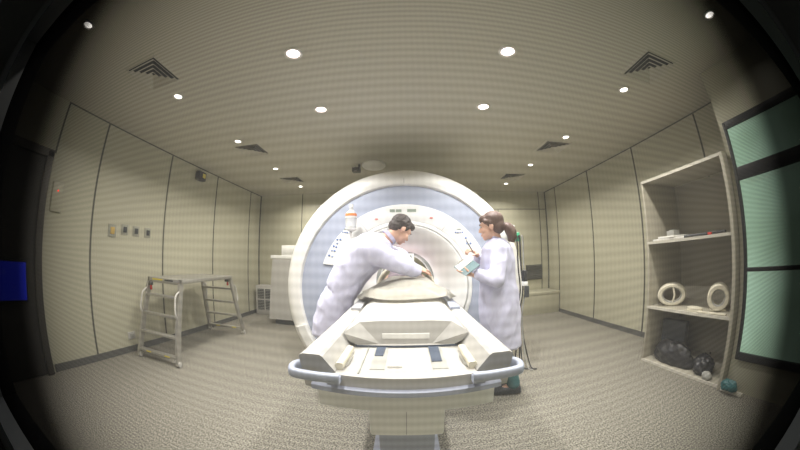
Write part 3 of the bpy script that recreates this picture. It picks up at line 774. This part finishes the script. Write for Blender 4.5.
# ---- patient lying on the cradle, head inside the bore
pt = B()
ZP = .985
head_parts(pt, (.0, 3.66, 1.015), frame_from((0, .05, 1), (0, 1, 0)), .96)
capsule(pt, (0, 3.56, .975), (0, 3.46, .975), .05, .055)
loft(pt, [ring_pts((0, y, z+.01), rx, rz, (1, 0, 0), (0, 0, 1), 24) for y, z, rx, rz in ((3.48, .98, .07, .05), (3.42, .985, .17, .08), (3.25, .99, .175, .098), (3.05, .98, .150, .088), (2.90, .98, .165, .09), (2.82, .975, .15, .08))])
for s in (-1, 1):
    capsule(pt, (s*.080, 2.90, .972), (s*.08, 2.55, .945), .062, .042); capsule(pt, (s*.08, 2.55, .942), (s*.07, 2.36, .935), .040, .030)
    capsule(pt, (s*.07, 2.36, .935), (s*.11, 2.30, .932), .028, .022)
    capsule(pt, (s*.185, 3.38, .985), (s*.215, 3.20, .955), .042, .034); capsule(pt, (s*.215, 3.20, .955), (s*.205, 3.00, .94), .032, .024)
    hand_parts(pt, (s*.205, 3.00, .94), (0, -1, 0), (0, 0, -1), curl=.25, k=.9, side=-s)
patient = skin_mesh('person', pt, M['skin'], None, voxel=.0075, smooth=3)
tag(patient, 'patient lying on the table under a cream blanket, head inside the bore', 'person')
recentre(patient)
b = B()
loft(b, [ring_pts((0, y, z), rx, rz, (1, 0, 0), (0, 0, 1), 24) for y, z, rx, rz in ((3.46, 1.0, .10, .06), (3.42, 1.005, .18, .085), (3.25, 1.012, .188, .105), (3.05, 1.008, .165, .100), (2.90, 1.01, .178, .100), (2.83, 1.005, .175, .090), (2.80, 1.0, .15, .07))])
skin_mesh('gown', b, M['mauve'], patient, voxel=.012, smooth=4, disp=folds(4, .006, 12, (1, 1, 1)))
# blanket
b = B(); NX, NY = 84, 60; grid = []
for j in range(NY+1):
    row = []
    v = j/NY
    for i in range(NX+1):
        u = -1+2*i/NX
        x = .395*u+.015+.012*math.sin(v*9+u); yf = 1.98+.28*abs(u)**2+.05*max(0, u)+.02*math.sin(u*6+1); y = yf+(2.79-yf)*v
        base = .914 if abs(x) < .315 else .914-.030*min(1, (abs(x)-.315)/.03)
        roll = (.030+.018*noise.noise(V((x*5, 3, 1))))*math.exp(-((v-.13-.05*u)/.11)**2)*(1-abs(u)**5)
        rise = min(1, max(0, (v-.05)/.38)); rise = rise*rise*(3-2*rise)
        mound = (.075+.02*v)*max(0, 1-(abs(x-.01)/.30)**2.6)*rise
        side = max(0, 1-abs(x)/.40)
        n1 = 1-2.6*abs(noise.noise(V((x*5+y*4, y*7-x*5, 2)))); n2 = 1-2.6*abs(noise.noise(V((x*11-y*6, y*12+x*4, 7))))
        f_ = n1*.013+n2*.006+noise.noise(V((x*6, y*6, .3)))*.012
        z = base+.010+(.026*side**.4+roll+mound+f_)*min(1, v/.06)**.5
        z = max(base+.006, z)
        row.append(b.verts.new((x, y, z)))
    grid.append(row)
for j in range(NY):
    for i in range(NX): b.faces.new((grid[j][i], grid[j][i+1], grid[j+1][i+1], grid[j+1][i]))
bmesh.ops.solidify(b, geom=b.faces[:], thickness=-.014)
tag(obj('blanket', b, M['blanket'], None, angle=80), 'crumpled cream blanket over the legs of the patient', 'blanket')
# ------------------------------------------------------------------ bottle on an injector stand behind the man
t = thing('injector_stand', (-.56, 2.84, 0), 'white stand with a small tray behind the bending man', 'stand')
b = B(); cyl(b, (-.54, 2.82, .04), (-.54, 2.82, 1.50), .013); obj('pole', b, M['white'], t)
b = B(); loft(b, [ring_pts((-.54, 2.82, z), r, r, (1, 0, 0), (0, 1, 0), 24) for z, r in ((.003, .13), (.02, .13), (.035, .08), (.05, .02))]); obj('base', b, M['greyp'], t)
b = B(); loft(b, [ring_pts((-.54, 2.82, z), r, r, (1, 0, 0), (0, 1, 0), 24) for z, r in ((1.49, .02), (1.505, .055), (1.52, .06), (1.524, .06))]); obj('tray', b, M['white'], t)
t = thing('contrast_bottle', (-.54, 2.82, 1.525), 'clear plastic bottle with an orange label behind the bending man', 'bottle')
b = B(); loft(b, [ring_pts((-.54, 2.82, z), r, r, (1, 0, 0), (0, 1, 0), 28) for z, r in ((1.526, .045), (1.53, .056), (1.60, .058), (1.665, .056), (1.69, .045), (1.71, .022), (1.735, .019))]); obj('bottle_body', b, M['clear'], t)
b = B(); cyl(b, (-.54, 2.82, 1.735), (-.54, 2.82, 1.765), .022); obj('cap', b, M['white'], t)
b = B(); loft(b, [ring_pts((-.54, 2.82, z), .0592, .0592, (1, 0, 0), (0, 1, 0), 28) for z in (1.645, 1.668)], cap=False); obj('label_band', b, M['orange'], t, label='orange band of the bottle label')
b = B(); loft(b, [ring_pts((-.54, 2.82, z), .0594, .0594, (1, 0, 0), (0, 1, 0), 28) for z in (1.625, 1.640)], cap=False); obj('paper_label', b, M['paper'], t)

# ------------------------------------------------------------------ cables hanging on the right flank of the scanner
t = thing('cable_hook', (1.27, 2.90, 1.30), 'white hook bracket on the right edge of the scanner, behind the woman', 'hook')
b = B(); box(b, (1.02, 2.935, 1.40), (1.12, 2.98, 1.50)); tube(b, [(1.10, 2.945, 1.47), (1.13, 2.87, 1.49), (1.16, 2.84, 1.53)], .010, 10); tube(b, [(1.12, 2.93, 1.47), (1.06, 2.87, 1.50)], .008, 8); obj('bracket', b, M['white'], t, bevel=.004)
b = B(); box(b, (1.15, 2.82, 1.40), (1.21, 2.87, 1.455)); box(b, (1.165, 2.83, 1.36), (1.225, 2.86, 1.41)); obj('green_clip', b, M['green'], t, bevel=.008, label='green plastic clip')
cabs = [('black', 1.15, 0, 1), ('black', 1.19, .02, 1), ('dark', 1.22, -.01, 1), ('greyp', 1.17, .03, 1), ('black', 1.24, .01, 1)]
labs = ['black cable hanging from the hook, nearest the woman', 'black cable second from the woman, hanging from the hook', 'dark cable in the middle of the hanging bunch', 'grey cable in the hanging bunch by the scanner', 'black cable outermost of the hanging bunch, looped at the floor']
for k, (m, x, dy, _) in enumerate(cabs):
    rnd = random.Random(k+3)
    X_ = 1.165+.017*k; Y_ = 2.80-.03*(k % 2)
    wv = lambda a: .007*math.sin(a*7+k*.5)
    pts = [(X_-.012, Y_, 1.40), (X_-.006, Y_, 1.415), (X_, Y_, 1.38), (X_+wv(1), Y_, 1.1), (X_+.02+wv(2), Y_, .85), (X_+wv(3)-.01, Y_, .60), (X_+.01, Y_, .35), (X_+.015*k, Y_-.01*k, .12), (X_+.02*k, Y_-.04-.02*k, .013), (X_+.03*k, Y_-.09-.02*k, .011)]
    b = B(); tube(b, smoothpath(pts, 8), .0075, 8)
    o = obj('hanging_cable', b, M[m], None); tag(o, labs[k], 'cable', 'cables hanging beside the scanner'); recentre(o)
t = thing('cable_connector', (1.25, 2.70, .86), 'black connector plugs clipped to the hanging cables', 'connector')
b = B(); box(b, (1.19, 2.70, .94), (1.23, 2.745, 1.06)); obj('plug', b, M['black'], t, bevel=.008)
b = B(); box(b, (1.21, 2.70, .78), (1.255, 2.745, .90)); obj('plug', b, M['dark'], t, bevel=.01)
b = B(); box(b, (1.185, 2.695, .90), (1.235, 2.75, .945)); obj('collar', b, M['white'], t, bevel=.003)

# ------------------------------------------------------------------ folding step platform by the left wall
PX, PY = -2.77, 3.02
pl = bpy.data.objects.new('step_platform', None); link(pl); pl.location = (0, 0, 0)
tag(pl, 'aluminium work platform with a step ladder at each end, along the left wall', 'platform')
Wd, Ln, ZT = .29, .62, .93
def lobj(name, b, m, parent=pl, **k): return obj(name, b, m, parent, world=False, **k)
b = B(); box(b, (-Wd, -Ln, ZT-.045), (-Wd+.035, Ln, ZT)); box(b, (Wd-.035, -Ln, ZT-.045), (Wd, Ln, ZT)); box(b, (-Wd, -Ln, ZT-.06), (Wd, -Ln+.03, ZT)); box(b, (-Wd, Ln-.03, ZT-.06), (Wd, Ln, ZT))
lobj('deck_frame', b, M['alu'], bevel=.004)
b = B()
for k in range(7): box(b, (-Wd+.037, -Ln+.04+k*.165, ZT-.018), (Wd-.037, -Ln+.19+k*.165, ZT-.004))
lobj('deck_boards', b, M['alu'], smooth=False)
for e in (-1, 1):
    yt, yb = e*(Ln-.02), e*(Ln+.22)
    for s in (-1, 1):
        b = B(); xt, xb = s*(Wd-.02), s*(Wd+.035)
        a0, a1 = V((xt, yt, ZT-.05)), V((xb, yb, .05)); w = V((.016, 0, 0)); h = V((0, .038, 0))
        loft(b, [[a-w-h, a+w-h, a+w+h, a-w+h] for a in (a0, a1)]); st = lobj('ladder_rail', b, M['alu'], bevel=.003)
        b = B(); cyl(b, (xb-.025, yb, .032), (xb+.025, yb, .032), .03); lobj('caster', b, M['rubber'])
        # grab handle
        b = B(); tube(b, smoothpath([(xt+s*.012, e*(Ln+.03), .80), (xt+s*.014, e*(Ln+.10), .76), (xt+s*.022, e*(Ln+.13), .66), (xt+s*.030, e*(Ln+.14), .56), (xt+s*.024, e*(Ln+.10), .50)], 4), .011, 8); lobj('grab_handle', b, M['rubber'])
    for z in (.10, .31, .52, .73):
        tt = (ZT-.05-z)/(ZT-.10); y = yt+(yb-yt)*tt; xw = (Wd-.02)+.055*tt-.010
        b = B(); box(b, (-xw, y-.035, z-.014), (xw, y+.035, z+.012))
        lobj('rung' if z > .2 else 'bottom_step', b, M['alu'], bevel=.003)
    for x in (-.17, .14):
        b = B(); yy = yt+(yb-yt)*.95; box(b, (x, yy-.038 if e < 0 else yy-.038, .095), (x+.08, yy-.0355, .109)); lobj('yellow_sticker', b, M['yellow'], smooth=False, label='yellow warning sticker')
    b = B(); box(b, (-Wd+.05 if e < 0 else Wd-.10, e*(Ln-.0)-.012*1, .78), (-Wd+.075 if e < 0 else Wd-.075, e*Ln+.012, .87)); lobj('release_tag', b, M['red'], bevel=.004, label='red release tag')
    b = B(); box(b, (-Wd+.03 if e < 0 else Wd-.13, e*Ln-.02, .835), (-Wd+.10 if e < 0 else Wd-.06, e*Ln+.006, .872)); lobj('latch', b, M['steeld'], bevel=.003)
for x0, x1, m in ((-.20, -.02, 'yellow'), (.02, .16, 'dark')):
    b = B(); box(b, (x0, -Ln-.0012, ZT-.03), (x1, -Ln+.001, ZT-.012)); lobj('warning_label', b, M[m], smooth=False)
for k in range(2):
    b = B(); cyl(b, (Wd-.05, -Ln-.14+.0, .62-.25*k), (Wd+.05, -Ln-.14, .62-.25*k), .008)
pl.location = (PX, PY, .0025); pl.rotation_euler = (0, 0, math.radians(5))

# ------------------------------------------------------------------ things on the left wall
def plate(name, y, z, w, h, m, cat, label, group=None, inner=None, innern='insert', d=.012):
    t = thing(name, (XL, y, z-h/2), label, cat, group)
    b = B(); box(b, (XL+.0005, y-w/2, z-h/2), (XL+d, y+w/2, z+h/2)); obj('plate', b, m, t, bevel=.003)
    if inner:
        b = B(); box(b, (XL+d+.0003, y-w*.26, z-h*.28), (XL+d+.012, y+w*.26, z+h*.28)); obj(innern, b, inner, t, bevel=.004)
    return t
plate('wall_switch', 1.95, 1.43, .12, .14, M['platem'], 'switch', 'grey wall plate with an amber centre, leftmost of four', None, M['sign'])
for y, s in ((2.15, 'second of four from the left'), (2.34, 'third of four from the left'), (2.55, 'rightmost of four')):
    plate('wall_socket', y, 1.46, .11, .12, M['platem'], 'socket', 'grey wall socket plate, ' + s, 'grey wall sockets', M['dark'], 'socket_insert')
plate('power_outlet', 2.21, .20, .12, .09, M['cream'], 'outlet', 'cream power outlet low on the left wall', None, M['greyp'])
b = B(); box(b, (XL+.001, 1.13, 1.70), (XL+.02, 1.17, 1.74)); 
t = thing('wall_intercom', (XL, 1.14, 1.55), 'small pale wall panel with a red light beside the dark door', 'panel')
b.free(); b = B(); box(b, (XL+.0005, 1.06, 1.52), (XL+.02, 1.20, 1.80)); obj('panel_plate', b, M['wall'], t, bevel=.003)
b = B(); cyl(b, (XL+.02, 1.13, 1.72), (XL+.026, 1.13, 1.72), .008); obj('indicator', b, mat('red_led', (.6, 0, 0), .4, emit=((1, .02, .01), 4)), t, label='red indicator light')
t = thing('warning_lamp', (XL, 3.53, 2.38), 'black and yellow box lamp high on the left wall', 'lamp')
b = B(); box(b, (XL+.0005, 3.44, 2.38), (XL+.10, 3.62, 2.52)); obj('housing', b, M['black'], t, bevel=.01)
b = B(); box(b, (XL+.101, 3.52, 2.42), (XL+.112, 3.59, 2.49)); obj('lens', b, M['yellow'], t, bevel=.006, label='yellow lens')

# ------------------------------------------------------------------ storage shelf at the right
sh = thing('storage_shelf', (2.84, 1.65, 0), 'tall open storage shelf set against the right wall', 'shelf')
SX0, SX1, SY0, SY1 = 2.50, XR-.02, 1.085, 2.20
b = B(); box(b, (SX0, SY1-.022, .003), (SX1, SY1, 1.885)); obj('side_panel', b, M['shelfm'], sh, bevel=.002)
b = B(); box(b, (SX0-.03, SY0, .003), (SX1, SY0+.035, 1.885)); obj('side_panel', b, M['shelfm'], sh, bevel=.002)
b = B(); box(b, (SX1-.012, SY0+.035, .05), (SX1, SY1-.022, 1.86)); obj('back_panel', b, M['shelfm'], sh, smooth=False)
for z in (.0, .575, 1.235, 1.865):
    b = B(); box(b, (SX0+.01, SY0+.035, z+.004), (SX1-.012, SY1-.022, z+.026)); s_ = obj('shelf_board', b, M['shelfm'], sh, smooth=False)
    b = B(); box(b, (SX0-.002, SY0+.035, z+.002), (SX0+.012, SY1, z+.028)); obj('edge_strip', b, M['shelfe'], s_, smooth=False)
b = B(); box(b, (SX0-.03, .84, .003), (RX-.065, SY0-.002, .035)); tag(obj('kick_board', b, M['shelfe'], None, bevel=.003), 'pale board on the floor in front of the green reflection panes, next to the shelf', 'board')

# head coils on the middle shelf
def coil(y, x, label, rot, R0=.125, Lh=.20, oval=1.0, tk=.044):
    z0 = .603
    t = thing('head_coil', (x, y, z0), label, 'coil')
    t.rotation_euler = (0, 0, rot)
    b = B(); n = 40; c = V((0, 0, R0+.002)); rings = []
    for r, yy in ((R0-tk+.002, -Lh/2+.015), (R0-tk*.7, -Lh/2-.004), (R0-.010, -Lh/2-.004), (R0, -Lh/2+.012), (R0+.0, Lh/2-.012), (R0-.012, Lh/2), (R0-.03, Lh/2-.005), (R0-tk, 0)):
        rings.append([c+V((r*oval*math.cos(2*PI*i/n), yy, r*math.sin(2*PI*i/n))) for i in range(n)])
    rings.append(rings[0])
    loft(b, rings, cap=False); bmesh.ops.remove_doubles(b, verts=b.verts, dist=1e-6)
    obj('coil_ring', b, M['foam'], t, world=False)
    b = B(); box(b, (-R0*.75, -Lh/2+.015, 0.0005), (R0*.75, Lh/2-.015, .018)); obj('foot', b, M['foam'], t, world=False, bevel=.004)
    b = B(); loft(b, [[c+V((r*oval*math.cos(2*PI*i/n), -Lh/2-.006+dy, r*math.sin(2*PI*i/n))) for i in range(n)] for r, dy in ((R0-tk*.85, .005), (R0-tk-.001, .012), (R0-tk-.002, .03))], cap=False)
    obj('inner_lip', b, M['greyp'], t, world=False)
    if oval > 1:
        b = B(); tube(b, [c+V((.012, -Lh/2+.012, -R0+.03)), c+V((.03, -Lh/2+.006, 0)), c+V((.012, -Lh/2+.012, R0-.03))], .012, 10); obj('front_bar', b, M['foam'], t, world=False)
    return t
coil(1.99, 2.70, 'pale oval head coil on the middle shelf, the farther of two', math.radians(-53), .110, .17, 1.50, .042)
coil(1.38, 2.71, 'pale round head coil with a wide opening, nearer end of the middle shelf', math.radians(-63), .118, .19, 1.0, .055)
b = B(); loft(b, [ring_pts((2.60, 1.60, z), .10, .055, (0.2, 1, 0), (1, -.2, 0), 24) for z in (.602, .62, .628)]); tag(obj('coil_pad', b, M['foam'], None), 'flat pale pad lying between the two head coils', 'pad')
b = B(); box(b, (2.515, 1.19, .602), (2.555, 1.52, .617)); tag(obj('coil_tray', b, M['foam'], None, bevel=.006), 'flat pale tray in front of the round head coil', 'tray')
# second shelf
for k, (y0, y1, zz_, rot, lab) in enumerate(((1.72, 2.14, 0, .05, 'white papers at the bottom of the small stack on the upper shelf'), (1.82, 2.06, .012, -.1, 'folded white sheets on top of the small stack on the upper shelf'))):
    b = B(); box(b, (2.54, y0, 1.263+zz_*1.7), (2.80, y1, 1.281+zz_*1.7), Matrix.Rotation(rot, 3, 'Z')); tag(obj('paper_stack', b, M['paper'], None, bevel=.002), lab, 'papers')
b = B(); box(b, (2.60, 1.88, 1.304), (2.72, 1.98, 1.35)); box(b, (2.62, 1.90, 1.350), (2.70, 1.96, 1.357)); tag(obj('control_box', b, M['greyp'], None, bevel=.006), 'small grey box on the white papers on the upper shelf', 'box')
for k, (p, q, m, lab) in enumerate((((2.53, 1.69, 1.277), (2.54, 1.42, 1.277), 'dark', 'dark rod lying on the upper shelf beside the papers'), ((2.57, 1.50, 1.277), (2.53, 1.20, 1.277), 'black', 'black rod nearer the panel on the upper shelf'))):
    b = B(); cyl(b, p, q, .013, .010); tag(obj('rod', b, M[m], None), lab, 'rod')
b = B(); box(b, (2.515, 1.36, 1.263), (2.54, 1.40, 1.285)); tag(obj('red_connector', b, M['red'], None, bevel=.004), 'small red connector on the upper shelf', 'connector')
# bottom shelf
b = B(); box(b, (2.78, 1.82, .030), (2.86, 2.16, .42), Matrix.Rotation(.06, 3, 'Z')); tag(obj('black_case', b, M['dark'], None, bevel=.012), 'black flat case standing at the back of the bottom shelf', 'case')
def blob_bag(c, r, seed, m, label, cat='bag', name='plastic_bag', zmin=.031):
    b = B(); ellipsoid(b, c, r, None, 56, 36)
    for v in b.verts:
        q = (v.co-V(c)); d = q.normalized()
        f_ = noise.noise(d*1.8+V((seed, 0, 0)))*.20+(1-2*abs(noise.noise(d*3.2+V((0, seed, 0)))))*.09+noise.noise(d*8+V((0, 0, seed)))*.05
        v.co = V(c)+q*(1+f_); v.co.z = max(v.co.z, zmin)
    o = obj(name, b, m, None, angle=60); tag(o, label, cat); recentre(o)
blob_bag((2.63, 1.84, .11), (.09, .27, .14), 3, M['bag'], 'large crumpled black plastic bag on the bottom shelf')
blob_bag((2.64, 1.42, .10), (.10, .11, .10), 8, M['bag'], 'smaller dark bag on the bottom shelf, near the panel')
blob_bag((2.54, 1.30, .058), (.035, .055, .04), 5, M['greyp'], 'small grey bundle at the near end of the bottom shelf', 'bundle', 'cloth_bundle')
blob_bag((2.455, .99, .075), (.035, .09, .05), 12, M['tealbag'], 'teal plastic bag lying on the pale floor board', zmin=.037)

# ------------------------------------------------------------------ light
light_at(0, 3.46, 5, (1, 1, 1), spread=3.1, size=.3, z=1.255)  # lamp added in the bore roof to brighten the flared mouth
for x in (-.75, .75): light_at(x, .63, 14, WARM, spread=2.4); dup(LP, (x, .63, H), label='added unseen halogen fill light %s of centre, right above the window' % ('left' if x < 0 else 'right'))         # pair added out of view as fill for the table front
sc.world = bpy.data.worlds.new('world'); sc.world.use_nodes = True
sc.world.node_tree.nodes['Background'].inputs[0].default_value = (.02, .022, .025, 1)
sc.world.node_tree.nodes['Background'].inputs[1].default_value = .3

# ------------------------------------------------------------------ camera: equidistant fisheye just behind the screened glass
yaw, pitch, roll = -.016, .117, .012
c_, s_ = math.cos(yaw), math.sin(yaw); A = Matrix(((c_, -s_, 0), (s_, c_, 0), (0, 0, 1)))
c_, s_ = math.cos(pitch), math.sin(pitch); P_ = Matrix(((1, 0, 0), (0, c_, s_), (0, -s_, c_)))
c_, s_ = math.cos(roll), math.sin(roll); R_ = Matrix(((c_, 0, -s_), (0, 1, 0), (s_, 0, c_)))
MW = (R_ @ P_ @ A).transposed()
X, Y, Z = MW.col[0], MW.col[1], MW.col[2]
cam = bpy.data.cameras.new('camera'); co = bpy.data.objects.new('camera', cam); link(co)
co.matrix_world = Matrix(((X.x, Z.x, -Y.x, 0), (X.y, Z.y, -Y.y, 0), (X.z, Z.z, -Y.z, .468*H), (0, 0, 0, 1)))
cam.type = 'PANO'; cam.sensor_fit = 'HORIZONTAL'; cam.sensor_width = 36
cam.panorama_type = 'FISHEYE_LENS_POLYNOMIAL' if hasattr(cam, 'panorama_type') else None
fmm = 284.756*36/800
cc_ = cam
cc_.fisheye_fov = math.radians(200)
cc_.fisheye_polynomial_k0 = 0; cc_.fisheye_polynomial_k1 = -1/fmm; cc_.fisheye_polynomial_k2 = 0; cc_.fisheye_polynomial_k3 = 0; cc_.fisheye_polynomial_k4 = 0
cam.clip_start = .01
sc.camera = co
sc.view_settings.view_transform = 'Standard'; sc.view_settings.look = 'None'; sc.view_settings.gamma = 1; sc.view_settings.exposure = 0.47
try: sc.view_settings.use_curve_mapping = False
except Exception: pass
sc.cycles.use_denoising = True
sc.cycles.max_bounces = 10; sc.cycles.transparent_max_bounces = 12
